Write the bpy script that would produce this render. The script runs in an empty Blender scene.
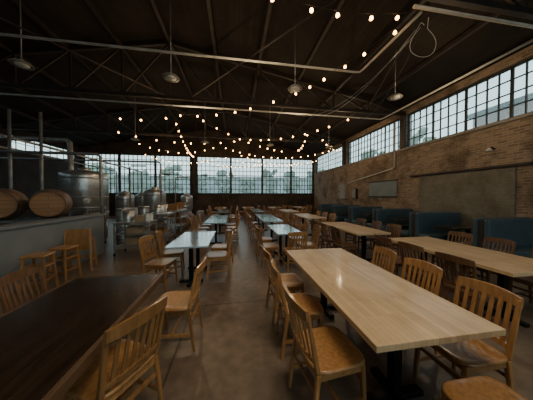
import bpy, bmesh, math, random
from mathutils import Vector, Matrix
random.seed(7)
C = bpy.context.scene.collection

# ------------------------------------------------------------------ materials
def newmat(name):
    m = bpy.data.materials.new(name); m.use_nodes = True
    nt = m.node_tree; b = nt.nodes["Principled BSDF"]
    return m, nt, b
def setp(b, col=None, rough=None, metal=None, spec=None):
    if col: b.inputs["Base Color"].default_value = (*col, 1)
    if rough is not None: b.inputs["Roughness"].default_value = rough
    if metal is not None: b.inputs["Metallic"].default_value = metal
    if spec is not None: b.inputs["Specular IOR Level"].default_value = spec
def noisy(name, c1, c2, scale=4, rough=.5, metal=0, stretch=(1,1,1), bump=0, rnd=0, detail=6, lo=.35, hi=.65, spec=None, coat=0):
    m, nt, b = newmat(name); N = nt.nodes; L = nt.links
    setp(b, c1, rough, metal, spec)
    tc = N.new("ShaderNodeTexCoord"); mp = N.new("ShaderNodeMapping"); mp.inputs["Scale"].default_value = stretch
    L.new(tc.outputs["Object"], mp.inputs["Vector"])
    vec = mp.outputs["Vector"]
    if rnd:
        oi = N.new("ShaderNodeObjectInfo"); ad = N.new("ShaderNodeVectorMath"); ad.operation = 'ADD'
        ms = N.new("ShaderNodeMath"); ms.operation = 'MULTIPLY'; ms.inputs[1].default_value = 37
        L.new(oi.outputs["Random"], ms.inputs[0]); L.new(vec, ad.inputs[0]); L.new(ms.outputs[0], ad.inputs[1]); vec = ad.outputs[0]
    nz = N.new("ShaderNodeTexNoise"); nz.inputs["Scale"].default_value = scale; nz.inputs["Detail"].default_value = detail
    L.new(vec, nz.inputs["Vector"])
    cr = N.new("ShaderNodeValToRGB"); cr.color_ramp.elements[0].position = lo; cr.color_ramp.elements[1].position = hi
    cr.color_ramp.elements[0].color = (*c1, 1); cr.color_ramp.elements[1].color = (*c2, 1)
    L.new(nz.outputs["Fac"], cr.inputs["Fac"]); out = cr.outputs["Color"]
    if rnd:
        hs = N.new("ShaderNodeHueSaturation"); mr = N.new("ShaderNodeMapRange")
        mr.inputs["To Min"].default_value = 1-rnd; mr.inputs["To Max"].default_value = 1+rnd
        L.new(oi.outputs["Random"], mr.inputs["Value"]); L.new(mr.outputs[0], hs.inputs["Value"]); L.new(out, hs.inputs["Color"]); out = hs.outputs["Color"]
    L.new(out, b.inputs["Base Color"])
    if bump:
        bp = N.new("ShaderNodeBump"); bp.inputs["Strength"].default_value = bump; bp.inputs["Distance"].default_value = .02
        L.new(nz.outputs["Fac"], bp.inputs["Height"]); L.new(bp.outputs[0], b.inputs["Normal"])
    if coat:
        b.inputs["Coat Weight"].default_value = coat; b.inputs["Coat Roughness"].default_value = .15
    return m
def brickmat(name, swz, c1, c2, mortar, bw, rh, ms, offs=.5, patch=None, rough=.8, bump=.4, nscale=1.2, patchlo=.45, patchhi=.6, spec=.5, coat=0):
    m, nt, b = newmat(name); N = nt.nodes; L = nt.links
    setp(b, c1, rough, 0, spec)
    tc = N.new("ShaderNodeTexCoord"); sp = N.new("ShaderNodeSeparateXYZ"); cb = N.new("ShaderNodeCombineXYZ")
    L.new(tc.outputs["Object"], sp.inputs[0]); L.new(sp.outputs[swz[0]], cb.inputs[0]); L.new(sp.outputs[swz[1]], cb.inputs[1])
    bk = N.new("ShaderNodeTexBrick"); bk.offset = offs
    for k, v in (("Scale",1),("Brick Width",bw),("Row Height",rh),("Mortar Size",ms),("Mortar Smooth",.2),("Bias",0)):
        bk.inputs[k].default_value = v
    bk.inputs["Color1"].default_value = (*c1,1); bk.inputs["Color2"].default_value = (*c2,1); bk.inputs["Mortar"].default_value = (*mortar,1)
    L.new(cb.outputs[0], bk.inputs["Vector"])
    out = bk.outputs["Color"]
    nz = N.new("ShaderNodeTexNoise"); nz.inputs["Scale"].default_value = nscale; nz.inputs["Detail"].default_value = 8
    nz.inputs["Roughness"].default_value = .65
    L.new(tc.outputs["Object"], nz.inputs["Vector"])
    if patch:
        cr = N.new("ShaderNodeMapRange"); cr.inputs["From Min"].default_value = patchlo; cr.inputs["From Max"].default_value = patchhi
        L.new(nz.outputs["Fac"], cr.inputs["Value"])
        mx = N.new("ShaderNodeMix"); mx.data_type = 'RGBA'; mx.blend_type = 'MULTIPLY'
        L.new(cr.outputs[0], mx.inputs[0]); L.new(out, mx.inputs[6]); mx.inputs[7].default_value = (*patch,1); out = mx.outputs[2]
    L.new(out, b.inputs["Base Color"])
    if bump:
        bp = N.new("ShaderNodeBump"); bp.inputs["Strength"].default_value = bump; bp.inputs["Distance"].default_value = .01; bp.invert = True
        L.new(bk.outputs["Fac"], bp.inputs["Height"]); L.new(bp.outputs[0], b.inputs["Normal"])
    if coat: b.inputs["Coat Weight"].default_value = coat; b.inputs["Coat Roughness"].default_value = .12
    return m
def emis(name, col, st):
    m, nt, b = newmat(name); setp(b, col, .4)
    b.inputs["Emission Color"].default_value = (*col,1); b.inputs["Emission Strength"].default_value = st
    return m

M_chair = noisy("honey_wood", (.30,.145,.05), (.45,.23,.08), 3, .32, stretch=(12,12,1.5), rnd=.25, coat=.45)
M_chairdark = noisy("walnut_wood", (.12,.06,.03), (.20,.105,.05), 3, .4, stretch=(12,12,1.5), rnd=.2, coat=.2)
M_block = brickmat("butcher_block", (1,0), (.56,.385,.215), (.71,.52,.31), (.42,.28,.155), .55, .042, .0012, .37, patch=(.88,.85,.79), rough=.38, bump=0, nscale=2.5, coat=.25)
M_darktop = noisy("dark_table_wood", (.022,.013,.008), (.05,.029,.017), 3, .24, stretch=(10,1,1), coat=.5)
M_darkedge = noisy("dark_table_edge", (.10,.055,.03), (.15,.085,.045), 3, .4, stretch=(10,1,1))
M_lam = noisy("sky_tinted_laminate", (.33,.47,.55), (.38,.52,.60), 2, .10, spec=1, coat=1)  # blue of the reflected sky is put into the base colour
M_black = noisy("black_steel", (.012,.012,.013), (.02,.02,.022), 8, .45, .6)
M_steel = noisy("stainless_steel", (.45,.46,.46), (.58,.59,.59), 2, .34, .8, stretch=(1,1,6))
M_galv = noisy("galvanised_pipe", (.26,.27,.27), (.38,.39,.39), 5, .45, .5)
M_white = noisy("white_painted_conduit", (.52,.48,.42), (.64,.60,.54), 6, .5)
M_teal = noisy("slate_blue_vinyl", (.05,.088,.115), (.065,.11,.14), 6, .36, bump=.05)
M_boothbase = noisy("dark_booth_wood", (.02,.018,.017), (.04,.035,.03), 5, .5)
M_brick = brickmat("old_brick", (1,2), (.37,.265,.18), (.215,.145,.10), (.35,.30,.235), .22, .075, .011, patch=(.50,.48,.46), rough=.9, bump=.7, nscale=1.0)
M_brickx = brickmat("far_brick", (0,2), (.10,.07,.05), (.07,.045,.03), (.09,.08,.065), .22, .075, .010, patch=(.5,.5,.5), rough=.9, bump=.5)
M_darkwall = noisy("dark_block_wall", (.035,.03,.027), (.06,.05,.044), 1.5, .85)
M_grey = noisy("grey_painted_wall", (.19,.22,.24), (.23,.26,.28), 2.5, .6)
M_frame = noisy("steel_sash", (.022,.024,.022), (.035,.036,.033), 6, .6)
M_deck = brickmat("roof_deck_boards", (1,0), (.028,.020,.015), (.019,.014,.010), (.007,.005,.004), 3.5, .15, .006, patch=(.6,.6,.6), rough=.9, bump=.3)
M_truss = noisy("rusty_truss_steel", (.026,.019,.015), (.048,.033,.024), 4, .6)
M_cable = noisy("black_cable", (.01,.01,.01), (.02,.02,.02), 5, .6)
M_bulb = emis("warm_bulb", (1,.52,.16), 20)
M_oak = noisy("barrel_oak", (.17,.08,.035), (.31,.155,.065), 3, .55, stretch=(14,1,14), rnd=.15)
M_head = brickmat("barrel_head_oak", (0,2), (.42,.22,.10), (.33,.17,.075), (.10,.05,.025), 3, .09, .003, rough=.6, bump=.2)
M_hoop = noisy("hoop_iron", (.10,.10,.10), (.2,.2,.19), 6, .45, .8)
M_leaf = noisy("foliage", (.12,.17,.09), (.25,.32,.18), 3, .8, bump=.6)
M_bark = noisy("bark", (.08,.06,.04), (.14,.11,.08), 6, .9)
M_grass = noisy("outside_ground", (.10,.13,.07), (.18,.18,.12), .5, .95)
M_door = brickmat("worn_plaster_patch", (1,2), (.235,.225,.18), (.205,.195,.155), (.18,.165,.13), .22, .075, .006, patch=(.60,.54,.46), rough=.85, bump=.25, nscale=1.6, patchlo=.42, patchhi=.66)
M_sign = noisy("grey_board", (.16,.19,.19), (.21,.24,.24), 2, .5)
M_shade = noisy("lamp_shade_grey", (.26,.25,.23), (.34,.33,.30), 5, .5)
M_plastic = noisy("white_plastic", (.6,.6,.58), (.7,.7,.68), 4, .4)
M_card = noisy("cardboard", (.30,.20,.12), (.38,.27,.17), 4, .8)
M_build = brickmat("outside_building", (1,2), (.30,.17,.13), (.26,.15,.12), (.28,.25,.22), .4,.15,.02, rough=.9, bump=0)
M_build2 = noisy("outside_grey_cladding", (.34,.38,.38), (.42,.45,.44), .6, .8, stretch=(6,6,1))

def glass_mat():
    m=bpy.data.materials.new("hazy_old_glass"); m.use_nodes=True; nt=m.node_tree; N=nt.nodes; L=nt.links
    N.remove(N["Principled BSDF"]); out=N["Material Output"]
    tr=N.new("ShaderNodeBsdfTransparent"); tr.inputs[0].default_value=(.90,.98,.95,1)
    tl=N.new("ShaderNodeBsdfTranslucent"); tl.inputs[0].default_value=(.80,.90,.87,1)
    mx=N.new("ShaderNodeMixShader"); tc=N.new("ShaderNodeTexCoord"); nz=N.new("ShaderNodeTexNoise"); nz.inputs["Scale"].default_value=.8
    mr=N.new("ShaderNodeMapRange"); mr.inputs["To Min"].default_value=.12; mr.inputs["To Max"].default_value=.48
    L.new(tc.outputs["Object"],nz.inputs[0]); L.new(nz.outputs["Fac"],mr.inputs[0]); L.new(mr.outputs[0],mx.inputs[0])
    L.new(tr.outputs[0],mx.inputs[1]); L.new(tl.outputs[0],mx.inputs[2]); L.new(mx.outputs[0],out.inputs[0])
    return m
M_glass=glass_mat()

def floor_mat():
    m, nt, b = newmat("stained_concrete"); N = nt.nodes; L = nt.links
    tc = N.new("ShaderNodeTexCoord")
    n1 = N.new("ShaderNodeTexNoise"); n1.inputs["Scale"].default_value = .8; n1.inputs["Detail"].default_value = 10; n1.inputs["Roughness"].default_value = .62
    n2 = N.new("ShaderNodeTexNoise"); n2.inputs["Scale"].default_value = 9; n2.inputs["Detail"].default_value = 8
    L.new(tc.outputs["Object"], n1.inputs["Vector"]); L.new(tc.outputs["Object"], n2.inputs["Vector"])
    cr = N.new("ShaderNodeValToRGB"); e = cr.color_ramp.elements
    e[0].position = .32; e[0].color = (.115,.082,.058,1); e[1].position = .7; e[1].color = (.28,.21,.152,1)
    mm = e.new(.5); mm.color = (.19,.140,.100,1)
    L.new(n1.outputs["Fac"], cr.inputs["Fac"])
    mx = N.new("ShaderNodeMix"); mx.data_type='RGBA'; mx.blend_type='OVERLAY'; mx.inputs[0].default_value=.55
    L.new(cr.outputs[0], mx.inputs[6]); L.new(n2.outputs["Fac"], mx.inputs[7])
    bk = N.new("ShaderNodeTexBrick"); bk.offset = 0
    for k, v in (("Scale",1),("Brick Width",4.2),("Row Height",4.2),("Mortar Size",.012),("Mortar Smooth",.3)): bk.inputs[k].default_value = v
    bk.inputs["Color1"].default_value=(1,1,1,1); bk.inputs["Color2"].default_value=(.9,.9,.9,1); bk.inputs["Mortar"].default_value=(.45,.42,.4,1)
    mp = N.new("ShaderNodeMapping"); mp.inputs["Location"].default_value=(.6,1.2,0)
    L.new(tc.outputs["Object"], mp.inputs[0]); L.new(mp.outputs[0], bk.inputs["Vector"])
    m2 = N.new("ShaderNodeMix"); m2.data_type='RGBA'; m2.blend_type='MULTIPLY'; m2.inputs[0].default_value=1
    L.new(mx.outputs[2], m2.inputs[6]); L.new(bk.outputs["Color"], m2.inputs[7])
    L.new(m2.outputs[2], b.inputs["Base Color"])
    mr = N.new("ShaderNodeMapRange"); mr.inputs["To Min"].default_value=.22; mr.inputs["To Max"].default_value=.5
    L.new(n1.outputs["Fac"], mr.inputs["Value"]); L.new(mr.outputs[0], b.inputs["Roughness"])
    bp = N.new("ShaderNodeBump"); bp.inputs["Strength"].default_value=.12; bp.inputs["Distance"].default_value=.01
    L.new(n2.outputs["Fac"], bp.inputs["Height"]); L.new(bp.outputs[0], b.inputs["Normal"])
    return m
M_floor = floor_mat()

# ------------------------------------------------------------------ mesh builder
class MB:
    def __init__(s): s.bm = bmesh.new(); s.smooth=False
    def _merge(s, t, mat=None):
        if mat is not None: bmesh.ops.transform(t, matrix=mat, verts=t.verts)
        me = bpy.data.meshes.new("tmp"); t.to_mesh(me); t.free(); s.bm.from_mesh(me); bpy.data.meshes.remove(me)
    def box(s, c, size, rot=(0,0,0), bev=0, seg=2):
        t = bmesh.new(); bmesh.ops.create_cube(t, size=1)
        bmesh.ops.scale(t, vec=size, verts=t.verts)
        if bev: bmesh.ops.bevel(t, geom=t.edges[:], offset=bev, segments=seg, affect='EDGES', profile=.5)
        from mathutils import Euler
        s._merge(t, Matrix.Translation(c) @ Euler(rot).to_matrix().to_4x4()); return s
    def lohi(s, lo, hi, bev=0):
        c = [(a+b)/2 for a,b in zip(lo,hi)]; return s.box(c, [b-a for a,b in zip(lo,hi)], bev=bev)
    def beam(s, p0, p1, w, d, up=(0,0,1), w1=None, d1=None, bev=0):
        p0=Vector(p0); p1=Vector(p1); z=(p1-p0); ln=z.length; z.normalize(); u=Vector(up)
        if abs(z.dot(u))>.98: u=Vector((0,1,0))
        x=u.cross(z).normalized(); y=z.cross(x)
        w1=w if w1 is None else w1; d1=d if d1 is None else d1
        t=bmesh.new(); vs=[]
        for p,a,b in ((p0,w,d),(p1,w1,d1)):
            for sx,sy in ((-1,-1),(1,-1),(1,1),(-1,1)): vs.append(t.verts.new(p+x*sx*a/2+y*sy*b/2))
        t.faces.new(vs[3::-1]); t.faces.new(vs[4:8])
        for i in range(4):
            j=(i+1)%4; t.faces.new((vs[i],vs[j],vs[4+j],vs[4+i]))
        if bev: bmesh.ops.bevel(t, geom=t.edges[:], offset=bev, segments=2, affect='EDGES')
        s._merge(t); return s
    def tube(s, pts, r, n=8, r1=None, cap=True):
        pts=[Vector(p) for p in pts]; t=bmesh.new(); rings=[]
        m=len(pts)
        for i,p in enumerate(pts):
            d=(pts[min(i+1,m-1)]-pts[max(i-1,0)]).normalized()
            u=Vector((0,0,1)) if abs(d.z)<.95 else Vector((1,0,0))
            x=u.cross(d).normalized(); y=d.cross(x)
            rr = r if r1 is None else r+(r1-r)*i/(m-1)
            rings.append([t.verts.new(p+(x*math.cos(a)+y*math.sin(a))*rr) for a in [2*math.pi*k/n for k in range(n)]])
        for a,b in zip(rings,rings[1:]):
            for k in range(n):
                f=t.faces.new((a[k],a[(k+1)%n],b[(k+1)%n],b[k])); f.smooth = n>5
        if cap: t.faces.new(rings[0][::-1]); t.faces.new(rings[-1])
        s._merge(t); return s
    def lathe(s, prof, n=24, mat=None):
        t=bmesh.new(); rings=[]
        for r,z in prof:
            if r<1e-5: rings.append([t.verts.new((0,0,z))])
            else: rings.append([t.verts.new((r*math.cos(2*math.pi*k/n), r*math.sin(2*math.pi*k/n), z)) for k in range(n)])
        for a,b in zip(rings,rings[1:]):
            for k in range(n):
                j=(k+1)%n
                if len(a)==1 and len(b)==1: continue
                if len(a)==1: f=t.faces.new((a[0],b[j],b[k]))
                elif len(b)==1: f=t.faces.new((a[k],a[j],b[0]))
                else: f=t.faces.new((a[k],a[j],b[j],b[k]))
                f.smooth=True
        bmesh.ops.recalc_face_normals(t, faces=t.faces)
        s._merge(t, mat); return s
    def slab(s, w, d, z0, z1, dish=0, pw=5, n=40):
        t=bmesh.new(); o=[]
        for k in range(n):
            a=2*math.pi*k/n; c,si=math.cos(a),math.sin(a)
            o.append((w/2*math.copysign(abs(c)**(2/pw),c), d/2*math.copysign(abs(si)**(2/pw),si)))
        def ring(f,z): return [t.verts.new((x*f,y*f,z)) for x,y in o]
        rs=[ring(.93,z0), ring(.99,z0+.006), ring(1,(z0+z1)/2), ring(.985,z1-.004), ring(.95,z1), ring(.75,z1-dish*.5), ring(.4,z1-dish)]
        for a,b in zip(rs,rs[1:]):
            for k in range(n):
                f=t.faces.new((a[k],a[(k+1)%n],b[(k+1)%n],b[k])); f.smooth=True
        t.faces.new(rs[0][::-1]); t.faces.new(rs[-1])
        s._merge(t); return s
    def mesh(s, name, mat):
        me=bpy.data.meshes.new(name); s.bm.to_mesh(me); s.bm.free(); me.materials.append(mat); return me

def mk(name, me, loc=(0,0,0), rz=0, parent=None, **pr):
    o=bpy.data.objects.new(name, me); C.objects.link(o); o.location=loc; o.rotation_euler=(0,0,rz)
    if parent: o.parent=parent
    for k,v in pr.items(): o[k]=v
    return o
def struct(name, me, **k): return mk(name, me, kind="structure", **k)
def inst(name, parts, loc, rz, label, cat, group=None, scale=None):
    r=bpy.data.objects.new(name, None); C.objects.link(r); r.location=loc; r.rotation_euler=(0,0,rz); r.empty_display_size=.1
    r["label"]=label; r["category"]=cat
    if group: r["group"]=group
    if scale: r.scale=(scale,)*3
    for p in parts:
        o=bpy.data.objects.new(p[0], p[1]); C.objects.link(o); o.parent=r
        if len(p)>2 and p[2]: o.location=p[2]
        if len(p)>3:
            for q in p[3]:
                oo=bpy.data.objects.new(q[0], q[1]); C.objects.link(oo); oo.parent=o
    return r

# ------------------------------------------------------------------ room
XR, XL, YF, YB = 7.4, -12.0, 17.9, -6.0
TH=.3; EAVE=5.4; RIDGE=7.3; XM=(XR+XL)/2
struct("floor", MB().lohi((XL-TH,YB-TH,-.1),(XR+TH,YF+TH,0)).mesh("floor",M_floor))

def wall_long(lo, hi, x0, x1, openings, z0, z1, top):
    m=MB(); m.lohi((x0,lo,0),(x1,hi,z0)); m.lohi((x0,lo,z1),(x1,hi,top))
    ys=[lo]+[v for o in openings for v in o]+[hi]
    for a,b in zip(ys[::2],ys[1::2]):
        if b-a>.01: m.lohi((x0,a,z0),(x1,b,z1))
    return m
def wall_tr(lo, hi, y0, y1, openings, z0, z1, top):
    m=MB(); m.lohi((lo,y0,0),(hi,y1,z0)); m.lohi((lo,y0,z1),(hi,y1,top))
    xs=[lo]+[v for o in openings for v in o]+[hi]
    for a,b in zip(xs[::2],xs[1::2]):
        if b-a>.01: m.lohi((a,y0,z0),(b,y1,z1))
    t=bmesh.new()
    P=[(lo,top),(hi,top),(XM,RIDGE+.3)]
    A=[t.verts.new((x,y0,z)) for x,z in P]; B=[t.verts.new((x,y1,z)) for x,z in P]
    t.faces.new(A); t.faces.new(B[::-1])
    for i in range(3):
        j=(i+1)%3; t.faces.new((A[j],A[i],B[i],B[j]))
    m._merge(t); return m
R_open=[(-6+.4,-1.75),(-1.35,3.0),(3.3,7.7),(7.98,12.35),(12.85,17.6)]
RT=5.15
struct("wall_right", wall_long(YB-TH,YF+TH,XR,XR+TH,R_open,3.7,RT,EAVE).mesh("wall_right",M_brick))
struct("wall_left", wall_long(YB-TH,YF+TH,XL-TH,XL,R_open,4.2,5.0,EAVE).mesh("wall_left",M_darkwall))
F_open=[(-11.8,-9.29),(-9.21,-6.56),(-6.48,-3.72),(-3.16,-.35),(-.27,2.45),(2.53,5.15),(5.23,7.3)]
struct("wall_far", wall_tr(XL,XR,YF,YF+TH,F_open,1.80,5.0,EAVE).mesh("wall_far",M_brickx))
B_open=[(-2,1),(1.4,6.8)]  # unseen openings added for fill from behind, none at left to keep it dark
struct("wall_back", wall_tr(XL,XR,YB-TH,YB,B_open,1.2,4.9,EAVE).mesh("wall_back",M_darkwall))
m=MB(); t=bmesh.new()
y0,y1=YB-TH,YF+TH
def quadprism(pts):
    a=[t.verts.new((x,y0,z)) for x,z in pts]; b=[t.verts.new((x,y1,z)) for x,z in pts]
    t.faces.new(a); t.faces.new(b[::-1])
    for i in range(4):
        j=(i+1)%4; t.faces.new((a[j],a[i],b[i],b[j]))
quadprism([(XL-TH-.05,EAVE),(XM,RIDGE),(XM,RIDGE+.2),(XL-TH-.05,EAVE+.2)])
quadprism([(XM,RIDGE),(XR+TH+.05,EAVE),(XR+TH+.05,EAVE+.2),(XM,RIDGE+.2)])
m._merge(t)
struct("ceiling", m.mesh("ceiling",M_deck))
struct("trim_1", MB().lohi((XL,YF-.06,1.72),(XR-.02,YF,1.80)).mesh("trim",M_frame))
struct("trim_2", MB().lohi((XR-.06,YB,3.62),(XR,YF-.07,3.70)).mesh("trim",noisy("sill_concrete",(.25,.22,.19),(.33,.3,.26),4,.8)))

wn=[0]
def window(axis, a, b, z0, z1, at, cols, rows, heavy=None, bw=.026, hrow=()):
    wn[0]+=1; m=MB(); f=.05
    def seg(u0,u1,za,zb,th):
        if axis=='y': m.lohi((at-th/2,u0,za),(at+th/2,u1,zb))
        else: m.lohi((u0,at-th/2,za),(u1,at+th/2,zb))
    seg(a,b,z0,z0+f,.08); seg(a,b,z1-f,z1,.08); seg(a,a+f,z0+f,z1-f,.08); seg(b-f,b,z0+f,z1-f,.08)
    for i in range(1,cols):
        u=a+(b-a)*i/cols; w = .07 if heavy and i in heavy else bw; seg(u-w/2,u+w/2,z0+f,z1-f,.04)
    for j in range(1,rows):
        z=z0+(z1-z0)*j/rows; w=.07 if j in hrow else bw
        seg(a+f,b-f,z-w/2,z+w/2,.036)
    wo=struct("window_%d"%wn[0], m.mesh("window",M_frame))
    g=bmesh.new()
    off=.03 if at>0 else -.03
    if axis=='y': vs=[(at+off,a+.01,z0+.01),(at+off,b-.01,z0+.01),(at+off,b-.01,z1-.01),(at+off,a+.01,z1-.01)]
    else: vs=[(a+.01,at+off,z0+.01),(b-.01,at+off,z0+.01),(b-.01,at+off,z1-.01),(a+.01,at+off,z1-.01)]
    g.faces.new([g.verts.new(v) for v in vs])
    gm=bpy.data.meshes.new("glass"); g.to_mesh(gm); g.free(); gm.materials.append(M_glass)
    mk("window_glass",gm,parent=wo)
    ld=bpy.data.lights.new("daylight_portal",'AREA'); ld.shape='RECTANGLE'
    ld.cycles.is_portal=True
    lo=bpy.data.objects.new("daylight_portal",ld); C.objects.link(lo)
    ld.size=b-a; ld.size_y=z1-z0
    if axis=='y': lo.location=(at+(.14 if at>0 else -.14),(a+b)/2,(z0+z1)/2)
    else: lo.location=((a+b)/2,at+(.14 if at>0 else -.14),(z0+z1)/2)
    d=Vector((XM if axis=='y' else lo.location.x, lo.location.y if axis=='y' else 6, lo.location.z))-lo.location
    lo.rotation_euler=d.to_track_quat('-Z','Z').to_euler()
for a,b in R_open: window('y',a,b,3.7,RT,XR+.12,16,4,(4,8,12),.030)
for a,b in R_open: window('y',a,b,4.2,5.0,XL-.12,9,2)
for a,b in F_open: window('x',a,b,1.80,5.0,YF+.12,8,8,(),.048,(4,))
for a,b in B_open: window('x',a,b,1.2,4.9,YB-.12,7,6)

for y in (3.15,7.84,12.6):
    me=MB().lohi((XR-.10,y-.12,3.71),(XR-.005,y+.12,5.30)).mesh("pilaster",M_truss)
    mk("steel_wall_post",me,label="dark steel post between the high windows",category="post",group="posts between the clerestory windows")
mk("steel_wall_post",MB().lohi((-3.54,YF-.3,0),(-3.34,YF-.07,5.2)).mesh("post",M_truss),label="dark steel column standing against the end wall windows",category="post")

def roofz(x): return EAVE+(RIDGE-EAVE)*(1-abs(x-XM)/(XR+TH-XM))
for y in (-1.55,3.15,7.84,12.65):
    m=MB(); zb=5.2
    m.beam((XL+.03,y,zb),(XR-.12,y,zb),.10,.12)
    m.beam((XL+.05,y,roofz(XL+.05)-.10),(XM,y,roofz(XM)-.12),.10,.14); m.beam((XM,y,roofz(XM)-.12),(XR-.1,y,roofz(XR-.1)-.10),.10,.14)
    n=12; w=(XR-XL-.3)/n
    for i in range(n):
        x0=XL+.15+i*w; x1=x0+w
        if i<n/2: m.beam((x0,y,zb),(x1,y,roofz(x1)-.12),.05,.06)
        else: m.beam((x0,y,roofz(x0)-.12),(x1,y,zb),.05,.06)
        if 0<i: m.beam((x0,y,zb),(x0,y,roofz(x0)-.12),.05,.05)
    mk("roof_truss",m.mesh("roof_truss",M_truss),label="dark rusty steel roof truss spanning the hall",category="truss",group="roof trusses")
for i in range(1,12):
    x=XL+(XR-XL)*i/12
    z=roofz(x)-.06
    mk("roof_purlin",MB().lohi((x-.05,YB+.02,z-.09),(x+.05,YF-.02,z+.02)).mesh("purlin",M_truss),label="dark timber roof purlin under the deck boards",category="beam",group="roof purlins")
for x0,y0_,x1,y1_ in ((-6,3.3,-2.5,7.7),(2,3.3,-1.5,7.7),(-3,8.0,0,12.5),(3.6,3.3,5.5,7.7)):
    mk("sway_brace",MB().tube([(x0,y0_,5.22),(x1,y1_,5.22)],.02,6).mesh("brace",M_truss),label="thin dark steel rod bracing between trusses",category="rod",group="sway braces")

mk("sprinkler_pipe",MB().tube([(-11.9,4.8,4.8),(3.1,4.8,4.8),(3.2,4.78,4.8),(3.22,4.65,4.8),(3.22,3.06,4.8)],.026,8).mesh("pipe",M_white),label="white painted pipe crossing under the roof then turning",category="pipe")
mk("sprinkler_pipe",MB().tube([(-11.9,7.6,4.82),(6.0,7.6,4.82),(6.08,7.58,4.82),(6.1,7.45,4.82),(6.1,3.1,4.82)],.030,8).mesh("pipe",M_white),label="white painted pipe crossing the hall by the truss",category="pipe")
mk("sprinkler_pipe",MB().tube([(3.0,3.0,4.8),(7.38,3.0,4.8)],.028,10).mesh("pipe",M_white),label="pale pipe running across to the brick wall",category="pipe")
mk("wall_conduit",MB().tube([(XR-.06,8.25,5.0),(XR-.06,8.25,2.95),(XR-.06,8.4,2.88),(XR-.06,12.1,2.45),(XR-.06,12.1,2.42)],.03,8).mesh("conduit",M_white),label="white painted conduit fixed down the brick wall",category="pipe")
mk("hanging_cable_loop",MB().tube([(3.38+.25*math.cos(a)+.03*math.sin(3*a),3.16+.05*math.sin(2*a),4.40+.29*math.sin(a)) for a in [math.pi*.45+i*math.pi*1.9/28 for i in range(29)]]+[(3.4,3.1,4.76)],.005,6).mesh("loop",M_white),label="loop of white cable hanging from the roof pipe",category="cable")
def catenary(p0,p1,sag,n=24):
    p0=Vector(p0); p1=Vector(p1); out=[]
    for i in range(n+1):
        t=i/n; p=p0.lerp(p1,t); p.z-=sag*4*t*(1-t); out.append(p)
    return out
mk("hanging_cable",MB().tube(catenary((3.4,3.2,4.70),(5.0,7.4,4.72),.45),.008,5).mesh("c",M_cable),label="slack black cable hanging below the roof",category="cable")
mk("hanging_cable",MB().tube(catenary((3.35,3.2,4.66),(2.2,7.4,4.72),.6),.006,5).mesh("c",M_galv),label="slack pale cable hanging below the roof",category="cable")
mk("hanging_cable",MB().tube(catenary((3.30,3.25,4.66),(3.3,7.4,4.72),.35),.006,5).mesh("c",M_galv),label="slack pale cable hanging below the roof",category="cable")

bulb_me=MB().lathe([(0,-.066),(.017,-.060),(.029,-.044),(.030,-.033),(.022,-.011),(.012,.0),(0,.0)],12).mesh("bulb",M_bulb)
sock_me=MB().lathe([(0,0),(.011,0),(.012,.028),(.006,.042),(0,.042)],8).mesh("socket",M_cable)
def string(p0,p1,sag,nb):
    pts=catenary(p0,p1,sag,36)
    r=mk("string_light",MB().tube(pts,.005,5).mesh("string_cable",M_cable),label="string of warm glowing bulbs on a black cable",category="string light",group="string lights under the roof")
    for i in range(nb):
        t=(i+.5+random.uniform(-.15,.15))/nb; p=Vector(p0).lerp(Vector(p1),t); p.z-=sag*4*t*(1-t)
        b=mk("bulb",bulb_me,p-Vector((0,0,.04)),0,r); mk("socket",sock_me,(0,0,0),0,b)
S=[((-.2,2.95,4.75),(3.1,3.15,4.85),.22,6),
   ((3.1,3.25,4.80),(1.6,5.9,4.65),.12,6),
   ((1.5,6.0,4.65),(-2.2,8.0,4.70),.22,6),
   ((-4.6,8.3,4.6),(-2.3,8.2,4.7),.12,3),
   ((4.4,6.9,4.6),(.6,10.3,4.55),.30,9),
   ((.4,10.5,4.55),(-5.5,9.9,4.6),.35,8),
   ((-5.5,12.3,4.7),(-1,12.4,4.65),.5,9),
   ((-.8,12.4,4.65),(6.2,12.0,4.6),.6,15),
   ((4.2,9.4,4.6),(6.6,11.7,4.6),.3,6),
   ((-6.5,15.6,4.7),(-1,15.6,4.6),.55,14),
   ((-.8,15.6,4.6),(6.9,15.6,4.6),.55,18),
   ((-2.3,8.4,4.62),(-2.9,15.2,4.5),.30,12),
   ((3.2,8.4,4.5),(3.8,11.8,4.45),.25,6),
   ((.2,13.0,4.35),(5.2,15.2,4.3),.35,12),
   ((-1.4,8.3,4.75),(2.9,11.2,4.2),.25,9),
   ((-2.6,16.6,4.5),(2.5,16.8,4.4),.4,14)]
for s in S: string(*s)

dome_p=[("lamp_shade",MB().lathe([(0,.10),(.04,.10),(.05,.06),(.15,.035),(.20,-.01),(.195,-.02),(.13,.0),(0,.01)],28).mesh("shade",M_shade)),
        ("lens",MB().lathe([(0,-.05),(.08,-.04),(.13,-.015),(.13,.0),(0,0)],20).mesh("lens",M_plastic))]
def dome(x,y,z):
    top=roofz(x)
    st=MB().tube([(0,0,.09),(0,0,top-z-.0)],.011,6).mesh("stem",M_galv)
    inst("pendant_lamp",[("stem",st)]+dome_p,(x,y,z),0,"grey disc pendant lamp hung on a long thin stem","lamp","disc pendant lamps")
for x in (-4.7,-1.55,1.65,4.75): dome(x,5.35,4.55)
for x in (-4.5,-1.4,1.8,5.0): dome(x,10.1,4.2)

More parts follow.
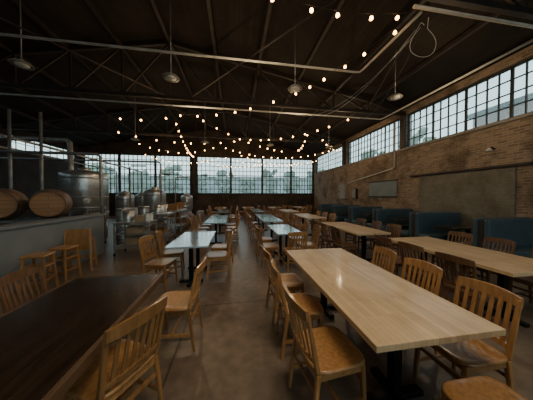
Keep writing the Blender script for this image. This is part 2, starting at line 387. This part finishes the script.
# ------------------------------------------------------------------ chairs
def chair_parts(mat):
    seat=MB().slab(.43,.42,.425,.455,.010).mesh("seat",mat)
    b=MB(); 
    for sx in (-1,1):
        b.beam((sx*.185,-.185,.44),(sx*.195,-.265,.85),.032,.030,w1=.026,d1=.022,bev=.004)
    def rail(z,h,th,y0,bow,xw):
        n=10
        t=bmesh.new(); R=[]
        for i in range(n+1):
            x=-xw+2*xw*i/n; y=y0-bow*(1-(x/xw)**2)
            hh=h*(.80+.20*(1-(x/xw)**2))
            R.append([t.verts.new((x,y-th/2,z-h/2)),t.verts.new((x,y+th/2,z-h/2)),t.verts.new((x,y+th/2-.008,z-h/2+hh)),t.verts.new((x,y-th/2-.008,z-h/2+hh))])
        for p,q in zip(R,R[1:]):
            for k in range(4): t.faces.new((p[k],p[(k+1)%4],q[(k+1)%4],q[k]))
        t.faces.new(R[0][::-1]); t.faces.new(R[-1]); bmesh.ops.recalc_face_normals(t,faces=t.faces)
        b._merge(t)
    rail(.845,.085,.022,-.265,.035,.205)
    rail(.515,.035,.020,-.200,.025,.180)
    for i in range(6):
        x=-.135+.27*i/5; bo=1-(x/.2)**2
        b.beam((x,-.200-.025*bo,.525),(x,-.259-.035*bo,.81),.028,.010,bev=.002)
    back=b.mesh("backrest",mat)
    legs=[]
    for sx in (-1,1):
        legs.append(("leg",MB().beam((sx*.185,-.180,.43),(sx*.195,-.235,0),.034,.032,w1=.026,d1=.024,bev=.004).mesh("leg",mat)))
        legs.append(("leg",MB().beam((sx*.175,.165,.43),(sx*.190,.185,0),.036,.036,w1=.026,d1=.026,bev=.004).mesh("leg",mat)))
    st=MB()
    for sx in (-1,1): st.beam((sx*.192,-.208,.17),(sx*.184,.177,.17),.016,.026)
    st.beam((-.19,-.01,.17),(.19,-.01,.17),.016,.024)
    ap=MB()
    ap.lohi((-.172,.150,.375),(.172,.168,.427)); ap.lohi((-.172,-.19,.375),(.172,-.172,.427))
    ap.lohi((-.188,-.175,.375),(-.172,.152,.427)); ap.lohi((.172,-.175,.375),(.188,.152,.427))
    return [("seat",seat),("backrest",back)]+legs+[("stretcher",st.mesh("stretcher",mat)),
        ("front_stretcher",MB().beam((-.18,.170,.30),(.18,.170,.30),.014,.028).mesh("s",mat)),
        ("rear_stretcher",MB().beam((-.188,-.20,.30),(.188,-.20,.30),.014,.028).mesh("s",mat)),
        ("apron",ap.mesh("apron",mat))]
CH=chair_parts(M_chair); CHD=chair_parts(M_chairdark)
LBL="honey coloured wooden chair with a slatted back"
DL="dark wooden slat back chair tucked under a long table"
def chair(x,y,face,group,jit=0,parts=CH,label=LBL):
    inst("dining_chair",parts,(x,y,0),math.radians(face-90+random.uniform(-jit,jit)),label,"chair",group)

# ------------------------------------------------------------------ tables
def table(x0,x1,y0,y1,topmat,label,group=None,h=.75,th=.045,name="dining_table",edge=None):
    w=x1-x0; l=y1-y0
    top=MB().lohi((-w/2,-l/2,h-th),(w/2,l/2,h),bev=.004).mesh("table_top",topmat)
    parts=[("table_top",top)]
    ys=[-l/2+.38,l/2-.38] if l>1.2 else [0]
    for yy in ys:
        c=MB().lohi((-.035,yy-.035,.045),(.035,yy+.035,h-th-.012)).lohi((-.2,yy-.12,h-th-.014),(.2,yy+.12,h-th)).mesh("column",M_black)
        fw=min(.24,w*.3)
        bs=MB().lohi((-fw,yy-.035,.0),(fw,yy+.035,.045),bev=.006).lohi((-.035,yy-.24,.0),(.035,yy+.24,.044),bev=.006).mesh("foot",M_black)
        parts.append(("pedestal",c,None,[("foot",bs)]))
    if edge:
        e=MB(); t=.03
        e.lohi((-w/2-t,-l/2-t,h-.06),(-w/2,l/2+t,h+.002),bev=.004); e.lohi((w/2,-l/2-t,h-.06),(w/2+t,l/2+t,h+.002),bev=.004)
        e.lohi((-w/2,l/2,h-.06),(w/2,l/2+t,h+.002),bev=.004); e.lohi((-w/2,-l/2-t,h-.06),(w/2,-l/2,h+.002),bev=.004)
        parts.append(("edge_trim",e.mesh("edge",edge)))
    inst(name,parts,((x0+x1)/2,(y0+y1)/2,0),0,label,"table",group)

GA="chairs along the butcher block table"
table(.79,1.71,1.0,3.03,M_block,"long butcher block table with thick pale wood top",th=.042)
for y,j in ((1.42,6),(2.05,-4),(2.66,3)): chair(.70,y,0+j,GA)
for y,j in ((1.30,0),(1.85,3),(2.42,-3)): chair(1.74,y,180+j,GA)
chair(1.42,.82,90,GA)

GB="chairs along the second wooden table"
table(3.02,4.0,1.72,3.6,M_block,"long butcher block table beside the blue booths")
for y in (2.05,2.65,3.2): chair(2.90,y,0,GB,6,CHD,DL)
for y in (2.1,2.7,3.25): chair(4.12,y,180,GB,6,CHD,DL)
table(2.72,3.58,4.1,6.1,M_block,"wooden table with dark pedestal legs beyond the aisle","wooden tables in the row by the booths")
for y in (4.4,5.05,5.7): chair(2.60,y,0,"chairs along the third table",8,CHD,DL); chair(3.72,y+.05,180,"chairs along the third table",8,CHD,DL)
table(2.75,3.55,7.3,9.3,M_block,"wooden table with dark pedestal legs beyond the aisle","wooden tables in the row by the booths")
for y in (7.6,8.3,9.0): chair(2.60,y,0,"chairs along the fourth table",8); chair(3.70,y,180,"chairs along the fourth table",8)
table(2.75,3.55,10.5,12.4,M_block,"wooden table with dark pedestal legs beyond the aisle","wooden tables in the row by the booths")
for y in (10.8,11.4,12.1): chair(2.60,y,0,"chairs along the fifth table",8); chair(3.70,y,180,"chairs along the fifth table",8)

GL="pale laminate tables along the aisle"
LT="pale glossy laminate table reflecting daylight on black pedestals"
table(-1.15,-.45,3.5,4.95,M_lam,LT,GL,th=.03)
table(-.97,-.27,6.5,9.1,M_lam,LT,GL,th=.03)
table(-1.0,-.3,10.6,13.0,M_lam,LT,GL,th=.03)
table(.95,1.57,4.35,5.8,M_lam,LT,GL,th=.03)
table(.95,1.65,6.6,9.5,M_lam,LT,GL,th=.03)
table(1.0,1.7,10.8,13.2,M_lam,LT,GL,th=.03)
G="chairs at the aisle tables"
chair(-1.28,3.75,-12,G); chair(-1.26,4.4,8,G); chair(-.34,4.05,186,G); chair(-.30,4.7,172,G)
for y in (4.6,5.35): chair(.80,y,0,G,6); chair(1.72,y,180,G,6)
chair(1.25,4.12,92,G)
for y in (6.8,7.5,8.3): chair(-1.12,y,0,G,10); chair(-.12,y,180,G,10)
for y in (6.9,7.7,8.6): chair(.80,y,0,G,8); chair(1.80,y,180,G,8)
for y in (11,11.8,12.6): chair(-1.15,y,0,G,10); chair(-.14,y,180,G,10); chair(.85,y+.1,0,G,10); chair(1.86,y+.1,180,G,10)
for x in (-1.0,1.0,3.0,5.0):
    table(x-.4,x+.4,14.3,15.7,M_block,"wooden table near the windows at the end wall","tables near the end wall")
    for y in (14.6,15.3): chair(x-.52,y,0,"chairs near the end wall",8); chair(x+.52,y,180,"chairs near the end wall",8)
    chair(x,14.0,90,"chairs near the end wall",10)

table(-1.62,-.80,.35,2.33,M_darktop,"dark polished wooden table with a raised lighter rim",edge=M_darkedge)
GC="chairs at the dark table"
chair(-.83,1.49,152,GC)
chair(-.64,2.33,177,GC)
chair(-1.74,2.24,3,GC,0,CHD,"dark wooden slat back chair at the dark table")
chair(-1.80,1.2,0,GC,0,CHD,"dark wooden slat back chair at the dark table")

# ------------------------------------------------------------------ booths
def booth(y):
    w=1.65; H=1.08
    parts=[("base",MB().lohi((-w/2+.02,-.50,0),(w/2-.02,.50,.28)).lohi((-w/2+.02,-.05,.28),(w/2-.02,.05,H-.05)).mesh("base",M_boothbase))]
    for s in (-1,1):
        a,b=sorted((s*.17,s*.53)); parts.append(("seat_cushion",MB().lohi((-w/2,a,.282),(w/2,b,.45),bev=.04).mesh("seat",M_teal)))
        a,b=sorted((s*.052,s*.165)); parts.append(("back_cushion",MB().lohi((-w/2,a,.30),(w/2,b,H),bev=.045).mesh("back",M_teal)))
    inst("booth_bench",parts,(6.40,y,0),0,"dull blue vinyl double sided booth bench beside the brick wall","bench","booth benches along the brick wall")
BY=[3.75,5.5,7.25,9.0,10.75,12.5]
for y in BY: booth(y)
for a,b in zip(BY,BY[1:]):
    y=(a+b)/2; h=.75
    inst("booth_table",[("table_top",MB().lohi((-.75,-.28,h-.035),(.75,.28,h),bev=.004).mesh("t",M_darktop)),
        ("pedestal",MB().lohi((-.035,-.035,.0),(.035,.035,h-.035)).lohi((-.25,-.2,0),(.25,.2,.02)).mesh("p",M_black))],(6.45,y,0),0,"dark narrow table between two blue booths","table","booth tables")

# ------------------------------------------------------------------ right wall fittings
struct("door_1", MB().lohi((XR-.05,4.2,.02),(XR-.01,6.98,2.36)).mesh("door",M_door))
mk("door_rail",MB().lohi((XR-.10,3.9,2.40),(XR-.0,7.4,2.46)).mesh("rail",M_truss),label="dark steel sliding door rail on the brick wall",category="rail")
m=MB().lohi((-.03,-.95,-.38),(.0,.95,.38),bev=.006)
r=mk("wall_board",m.mesh("b",M_sign),(XR,9.1,1.95),label="blank grey board mounted on the brick wall",category="board")
for zz in (.36,-.42):
    mk("board_frame",MB().lohi((-.045,-.98,zz),(-.005,.98,zz+.06)).mesh("f",M_frame),(0,0,0),0,r)
inst("electrical_box",[("box",MB().lohi((-.2,-.4,-.5),(0,.4,.5),bev=.01).mesh("b",noisy("box_paint",(.25,.24,.2),(.32,.3,.26),4,.5))),
    ("door",MB().lohi((-.215,-.36,-.46),(-.2,.36,.46)).mesh("d",noisy("box_door",(.30,.29,.25),(.36,.34,.3),4,.5)),None,[("handle",MB().lohi((-.235,.26,-.06),(-.215,.30,.06)).mesh("h",M_black))])],
    (XR-.004,12.6,1.9),0,"grey electrical cabinet mounted on the brick wall","electrical box")
inst("electrical_box",[("box",MB().lohi((-.15,-.2,-.3),(0,.2,.3),bev=.01).mesh("b",M_truss)),("cover",MB().lohi((-.16,-.17,-.27),(-.15,.17,.27)).mesh("c",M_shade))],
    (XR-.004,11.3,1.75),0,"small dark electrical box on the brick wall","electrical box")
inst("wall_lamp",[("bracket",MB().tube([(0,0,0),(-.10,0,.05),(-.2,0,.0)],.015,8).mesh("b",M_black)),("lamp_shade",MB().lathe([(.02,.03),(.09,-.07),(.085,-.07),(.015,.02)],18,Matrix.Translation((-.2,0,0))).mesh("s",M_plastic))],
    (XR,4.67,2.95),0,"small white wall lamp fixed on the brick wall","lamp")

# ------------------------------------------------------------------ left side
mk("half_wall",MB().lohi((-3.85,-5.9,0),(-3.65,6.3,1.06)).lohi((-3.9,-5.9,1.06),(-3.6,6.35,1.11)).mesh("half_wall",M_grey),label="low blue grey painted partition wall",category="partition wall")
def barrel_parts():
    R=Matrix.Rotation(math.radians(90),4,'X')
    L=.45; prof=[(.29,-L)]+[(.29+.065*(1-(z/L)**2),z) for z in [L*(-1+2*i/12) for i in range(1,12)]]+[(.29,L),(.275,L),(.275,L-.03)]
    prof=[(.275,-L+.03),(.275,-L)]+prof
    st=MB().lathe(prof,32,R).mesh("staves",M_oak)
    out=[("staves",st),("head",MB().lathe([(0,-L+.03),(.275,-L+.03)],32,R).mesh("head",M_head)),("head",MB().lathe([(0,L-.03),(.275,L-.03)],32,R).mesh("head",M_head))]
    for z in (-.43,-.30,-.16,.16,.30,.43):
        def rr(q): return .292+.065*(1-(q/L)**2)
        a,b=z-.02,z+.02
        out.append(("hoop",MB().lathe([(rr(a),a),(rr(a)+.004,a),(rr(b)+.004,b),(rr(b),b)],32,R).mesh("hoop",M_hoop)))
    return out
BP=barrel_parts()
BL="oak barrel with iron hoops lying on a rack"
for (x,y,z) in ((-4.30,5.52,1.42),(-5.03,5.28,1.42),(-5.76,5.04,1.42)):
    inst("barrel",BP,(x,y,z),math.radians(30),BL,"barrel","oak barrels on the rack",.97)
m=MB()
for y in (5.1,5.75): m.beam((-6.3,y-.35,1.05),(-3.95,y+.1,1.05),.05,.05)
for x in (-6.25,-5.0,-3.99):
    for y in (5.1,5.75):
        yy=y-.35+.45*(x+6.3)/2.35; m.lohi((x-.025,yy-.025,0),(x+.025,yy+.025,1.04))
mk("barrel_rack",m.mesh("rack",M_galv),label="grey steel rack carrying oak barrels",category="rack")

def tank(x,y,r,h,label,leg=.4,cone=True):
    body=MB().lathe([(0,leg-.0),(.12,leg) if cone else (r,leg),(r,leg+(.35 if cone else .02)),(r,h-.15*r-.12),(r*.97,h-.12),(r*.6,h-.03),(.2,h),(0,h)],40).mesh("body",M_steel)
    parts=[("body",body)]
    for k in range(4):
        a=math.pi/4+k*math.pi/2; px,py=(r-.06)*math.cos(a),(r-.06)*math.sin(a)
        parts.append(("leg",MB().tube([(px,py,0),(px,py,leg+.38)],.035,8).mesh("leg",M_steel)))
    for z in (leg+.6,(leg+h)/2+.1,h-.3):
        parts.append(("band",MB().lathe([(r+.001,z-.02),(r+.012,z-.02),(r+.012,z+.02),(r+.001,z+.02)],40).mesh("band",M_galv)))
    parts.append(("hatch",MB().lathe([(.17,h-.03),(.19,h+.08),(.0,h+.12)],20).mesh("hatch",M_steel)))
    inst("brewing_tank",parts,(x,y,0),0,label,"tank","stainless brewing tanks")
tank(-5.35,8.2,.68,2.52,"upright stainless steel brewing tank with domed lid")
tank(-3.95,10.8,.50,1.95,"short stainless steel tank with domed lid",.3)
tank(-6.2,14.9,.45,1.8,"short stainless steel tank with domed lid",.3)
tank(-5.5,11.2,.40,1.75,"narrow short stainless steel tank with domed lid",.3)
tank(-4.6,12.9,.45,1.75,"short stainless steel tank with domed lid",.3)
tank(-7.7,12.6,.5,1.9,"short stainless steel tank with domed lid",.3)
tank(-3.5,15.6,.42,1.7,"short stainless steel tank with domed lid",.3)
for x,y in ((-6.68,7.2),(-5.95,7.3)):
    mk("steel_post",MB().tube([(x,y,0),(x,y,4.2)],.04,12).lohi((x-.1,y-.1,0),(x+.1,y+.1,.02)).mesh("post",M_galv),label="thin grey steel post among the brewing tanks",category="post",group="steel posts")
for i,(z,y,r,x1) in enumerate(((2.9,7.0,.045,-4.2),(3.1,9.5,.04,-3.3))):
    mk("process_pipe",MB().tube([(-11.9,y,z),(x1,y,z),(x1+.08,y,z-.08),(x1+.1,y,0.0)],r,12).mesh("pipe",M_galv),label="grey steel pipe running over the brewing tanks",category="pipe",group="brewery pipes")
for x in (-7.0,-8.7):
    mk("process_pipe",MB().tube([(x,4.2,3.45),(x,16.5,3.45),(x,16.55,3.4),(x,16.6,0)],.045,10).mesh("pipe",M_galv),label="long grey steel pipe hung above the tanks",category="pipe",group="brewery pipes")
for x,y,h in ((-4.7,10.0,2.9),(-3.3,12.0,2.6),(-4.9,14.2,3.0)):
    mk("process_pipe",MB().tube([(x,y,0),(x,y,h),(x+.05,y,h+.07),(x+.7,y,h+.08)],.03,8).mesh("pipe",M_galv),label="thin steel riser pipe between brewing tanks",category="pipe",group="riser pipes")
m=MB().tube([(-11.9,8.9,3.75),(-6.4,8.9,3.75),(-6.3,8.9,3.68),(-6.25,8.9,.0)],.09,16)
mk("duct",m.mesh("duct",M_galv),label="round galvanised duct above the brewing tanks",category="duct")

def cart(x,y,w,d,h,label,shelves=(.23,.53),fm=None,name="utility_cart"):
    fm=fm or M_black
    fr=MB()
    for sx in (-1,1):
        for sy in (-1,1): fr.lohi((sx*(w/2-.03)-.016,sy*(d/2-.03)-.016,.08),(sx*(w/2-.03)+.016,sy*(d/2-.03)+.016,h-.03))
    for z in (.2,h-.08):
        for sy in (-1,1): fr.lohi((-w/2+.03,sy*(d/2-.03)-.012,z),(w/2-.03,sy*(d/2-.03)+.012,z+.03))
        for sx in (-1,1): fr.lohi((sx*(w/2-.03)-.012,-d/2+.03,z),(sx*(w/2-.03)+.012,d/2-.03,z+.03))
    parts=[("frame",fr.mesh("frame",fm)),("top",MB().lohi((-w/2,-d/2,h-.03),(w/2,d/2,h),bev=.004).mesh("top",M_steel))]
    for z in shelves: parts.append(("shelf",MB().lohi((-w/2+.04,-d/2+.04,z),(w/2-.04,d/2-.04,z+.015)).mesh("shelf",M_galv)))
    for sx in (-1,1):
        for sy in (-1,1):
            parts.append(("caster",MB().lathe([(0,-.015),(.04,-.015),(.04,.015),(0,.015)],14,Matrix.Translation((sx*(w/2-.03),sy*(d/2-.03),.04))@Matrix.Rotation(math.pi/2,4,'Y')).mesh("caster",M_black)))
    inst(name,parts,(x,y,0),0,label,"cart","rolling work carts")
cart(-2.72,6.1,.9,.6,.9,"rolling steel work cart with shelves and wheels",(.245,.56),M_galv)
cart(-2.6,7.6,.8,.9,1.0,"rolling steel rack with shelves and wheels",(.3,.55,.78),M_galv)
cart(-2.6,9.4,.8,1.2,1.0,"rolling steel rack with shelves and wheels",(.3,.65),M_galv)
cart(-3.35,13.6,.8,1.4,.95,"rolling steel rack with shelves and wheels",(.3,.6),M_galv)
cart(-4.55,7.0+.1,.5,.9,1.25,"rolling steel rack with shelves and wheels",(.3,.7,.95),M_galv)
keg=[("body",MB().lathe([(0,.0),(.19,.0),(.19,.04),(.18,.05),(.2,.12),(.205,.3),(.2,.48),(.18,.55),(.19,.56),(.19,.6),(.17,.6),(.17,.55),(.05,.54),(.05,.57),(0,.57)],24).mesh("keg",M_steel)),
     ("rim",MB().lathe([(.206,.22),(.212,.24),(.206,.26)],24).mesh("rim",M_galv))]
for x,y,z in ((-3.5,7.0,0),(-3.5,7.5,0),(-3.5,8.0,0),(-3.5,8.5,0),(-3.5,9.0,0),(-2.2,13.2,0),(-2.2,13.7,0),(-2.25,14.2,0),(-3.5,7.0,.6),(-3.5,7.5,.6),(-3.5,8.5,.6)): inst("beer_keg",keg,(x,y,z),0,"stainless steel beer keg beside the work racks","keg","beer kegs")
bucket=[("body",MB().lathe([(0,0),(.12,0),(.15,.28),(.155,.28),(.125,-.0)],20).mesh("b",M_steel)),("handle",MB().tube([(.155*math.cos(a),0,.28+.12*math.sin(a)) for a in [math.pi*i/12 for i in range(13)]],.005,5).mesh("h",M_galv))]
for x,y,z in ((-2.6,7.35,1.0),(-2.6,7.85,1.0),(-2.95,6.15,.9)): inst("steel_bucket",bucket,(x,y,z),.4,"steel bucket with wire handle on the work cart","bucket","buckets")
crate=MB().lohi((-.22,-.16,0),(.22,.16,.02)).lohi((-.22,-.16,.02),(-.2,.16,.25)).lohi((.2,-.16,.02),(.22,.16,.25)).lohi((-.2,-.16,.02),(.2,-.145,.11)).lohi((-.2,-.16,.15),(.2,-.145,.24)).lohi((-.2,.145,.02),(.2,.16,.24)).mesh("crate",M_chair)
for x,y,z in ((-2.6,9.0,1.0),(-2.6,9.45,1.0),(-2.6,9.85,1.0),(-2.6,9.3,.665),(-2.6,7.5,.315),(-3.35,13.4,.95)):
    inst("wooden_crate",[("crate",crate)],(x,y,z),0,"small wooden crate on the work cart","crate","wooden crates")
def cbox(x,y,z,w,d,h,rz):
    inst("cardboard_box",[("box",MB().lohi((-w/2,-d/2,0),(w/2,d/2,h),bev=.003).mesh("b",M_card)),("tape",MB().lohi((-w/2-.001,-.025,h),(w/2+.001,.025,h+.002)).mesh("t",M_plastic))],(x,y,z),rz,"small brown cardboard box with tape on a work cart","box","cardboard boxes")
cbox(-2.62,6.15,.9,.26,.2,.16,.2); cbox(-2.8,6.1,.26,.3,.25,.2,0); cbox(-2.5,6.1,.26,.2,.25,.14,.1); cbox(-2.75,6.1,.575,.35,.28,.18,0); cbox(-2.7,7.7,.565,.3,.3,.16,0)
jug=[("body",MB().lathe([(0,0),(.06,0),(.065,.02),(.06,.14),(.03,.19),(.025,.22),(0,.22)],18).mesh("jug",M_plastic)),("cap",MB().lathe([(0,.245),(.028,.245),(.028,.22),(.0,.22)],14).mesh("cap",M_black))]
for x,y in ((-2.38,6.2),(-2.4,6.02)): inst("plastic_jug",jug,(x,y,.9),0,"white plastic jug with black cap on the cart","jug","plastic jugs")
for i,y in enumerate((10.7,11.75)):
    inst("barrel",BP,(-2.6,y,.36),0,"oak barrel with iron hoops lying on the floor","barrel","oak barrels on the floor")

def stool(x,y,h,rz):
    p=[("seat",MB().slab(.34,.34,h-.035,h,.008,pw=6).mesh("seat",M_chair))]
    for sx in (-1,1):
        for sy in (-1,1): p.append(("leg",MB().beam((sx*.12,sy*.12,h-.035),(sx*.16,sy*.16,0),.034,.034,w1=.028,d1=.028,bev=.003).mesh("leg",M_chair)))
    for z in (.2,.42):
        s=MB(); k=.12+.04*(1-z/h)
        for sg in (-1,1): s.beam((-k,sg*k,z),(k,sg*k,z),.02,.03); s.beam((sg*k,-k,z+.02),(sg*k,k,z+.02),.02,.03)
        p.append(("stretcher",s.mesh("st",M_chair)))
    inst("wooden_stool",p,(x,y,0),rz,"square honey wood stool beside the low partition","stool","wooden stools")
stool(-3.22,3.86,.64,.2); stool(-3.2,4.34,.64,-.1)
def highchair(x,y,rz):
    p=[]
    for sx in (-1,1):
        p.append(("side_panel",MB().beam((sx*.22,-.2,.0),(sx*.19,-.14,.9),.03,.06,bev=.003).beam((sx*.22,.2,.0),(sx*.19,.12,.66),.03,.05,bev=.003).beam((sx*.19,-.16,.64),(sx*.19,.16,.64),.03,.04).beam((sx*.21,-.18,.2),(sx*.21,.18,.2),.02,.04).mesh("side",M_chair)))
    p.append(("backrest",MB().box((0,-.15,.68),(.36,.018,.44),rot=(math.radians(4),0,0),bev=.004).mesh("back",M_chair)))
    p.append(("seat",MB().lohi((-.18,-.12,.43),(.18,.14,.455),bev=.004).mesh("seat",M_chair)))
    p.append(("front_bar",MB().lohi((-.18,.125,.62),(.18,.15,.67)).mesh("bar",M_chair)))
    p.append(("foot_bar",MB().lohi((-.19,.165,.2),(.19,.18,.26)).mesh("bar",M_chair)))
    inst("wooden_high_chair",p,(x,y,0),rz,"orange wooden child's high chair with solid panel back","high chair")
highchair(-3.33,4.95,math.radians(20))

# ------------------------------------------------------------------ outside
mk("ground",MB().lohi((-70,-40,-.35),(70,90,-.1)).mesh("ground",M_grass),label="grassy ground outside the building",category="ground")
def tree(x,y,h,r):
    rnd=random.Random(int(x*31+y*7))
    m=MB()
    for i in range(60):
        a=rnd.uniform(0,6.28); rr=r*math.sqrt(rnd.random())*.8; zz=rnd.uniform(-.55,.45)*h*.6
        t=bmesh.new(); bmesh.ops.create_icosphere(t,subdivisions=1,radius=rnd.uniform(.14,.30)*r)
        for v in t.verts: v.co*=1+rnd.uniform(-.35,.35)
        m._merge(t,Matrix.Translation((rr*math.cos(a)*(1-abs(zz)/h),rr*math.sin(a)*(1-abs(zz)/h),h*.6+zz)))
    inst("tree",[("crown",m.mesh("crown",M_leaf)),("trunk",MB().tube([(0,0,-.15),(.05,0,h*.3),(0,.05,h*.65)],.16,8,.07).mesh("trunk",M_bark))],(x,y,0),0,"leafy green tree standing outside the windows","tree","trees outside")
for x,y,h,r in ((-16,27,5.8,2.1),(-11.6,27,5.0,1.9),(-7.8,27,6.2,1.7),(-4.4,27,5.0,1.5),(-1.3,27,5.6,1.4),(1.8,27,4.6,1.5),(4.9,27,5.8,1.4),(8.0,27,5.4,1.5),(11.4,27,6.0,1.7),
                (14.6,14,7.6,1.6),(13.4,18,7.0,1.6),(14.8,3.2,8.6,1.4),(-18,12,6.5,1.8)):
    tree(x,y,h,r)
inst("brick_building",[("facade",MB().lohi((-3,-3,-.2),(3,3,7.2)).mesh("f",M_build)),("roof",MB().lohi((-3.2,-3.2,7.2),(3.2,3.2,7.5)).mesh("r",M_frame))],(20,9.0,0),0,"red brick building standing across the yard","building")
inst("grey_building",[("facade",MB().lohi((-20,-3,-.2),(20,3,4.6)).mesh("f",M_build2)),("roof",MB().lohi((-20.2,-3.2,4.6),(20.2,3.2,4.9)).mesh("r",M_frame))],(0,38,0),0,"long low grey building across the street","building")

# ------------------------------------------------------------------ light
w=bpy.data.worlds.new("World"); bpy.context.scene.world=w; w.use_nodes=True
nt=w.node_tree; bg=nt.nodes["Background"]
tc=nt.nodes.new("ShaderNodeTexCoord"); sp=nt.nodes.new("ShaderNodeSeparateXYZ"); cr=nt.nodes.new("ShaderNodeValToRGB")
nt.links.new(tc.outputs["Generated"],sp.inputs[0]); nt.links.new(sp.outputs[2],cr.inputs[0]); nt.links.new(cr.outputs[0],bg.inputs[0])
cr.color_ramp.elements[0].color=(.76,.90,.93,1); cr.color_ramp.elements[1].color=(.52,.71,.87,1); cr.color_ramp.elements[1].position=.7
bg.inputs[1].default_value=2.4

def area(loc,target,size,power,col,sy=None):
    l=bpy.data.lights.new("fill_light",'AREA'); l.energy=power; l.color=col; l.size=size
    if sy: l.shape='RECTANGLE'; l.size_y=sy
    o=bpy.data.objects.new("fill_light",l); C.objects.link(o); o.location=loc
    o.rotation_euler=(Vector(target)-Vector(loc)).to_track_quat('-Z','Y').to_euler()
area((1.2,.2,4.6),(1.2,1.8,0),1.2,78,(1,.84,.62))  # added overhead fill that brightens the near table, with no fixture
for x,y,e in ((-1.5,7.3,55),(2.3,7.4,50),(5.2,4.6,38),(5.4,9.6,38),(-4,12.2,45),(2.5,12.1,40),(0,15.2,35),(.3,4.2,42)):
    l=bpy.data.lights.new("warm_fill",'POINT'); l.energy=e; l.color=(1,.72,.42); l.shadow_soft_size=.03  # added warm point fills around the strings and near the brick
    o=bpy.data.objects.new("warm_fill",l); C.objects.link(o); o.location=(x,y,4.3)

# ------------------------------------------------------------------ camera
cam=bpy.data.cameras.new("camera"); cam.lens=13.5; cam.sensor_width=36; cam.clip_start=.05; cam.clip_end=300
co=bpy.data.objects.new("camera",cam); C.objects.link(co); co.location=(0,0,1.6)
co.rotation_euler=(math.radians(90-1.15),0,math.radians(-9.1))
bpy.context.scene.camera=co
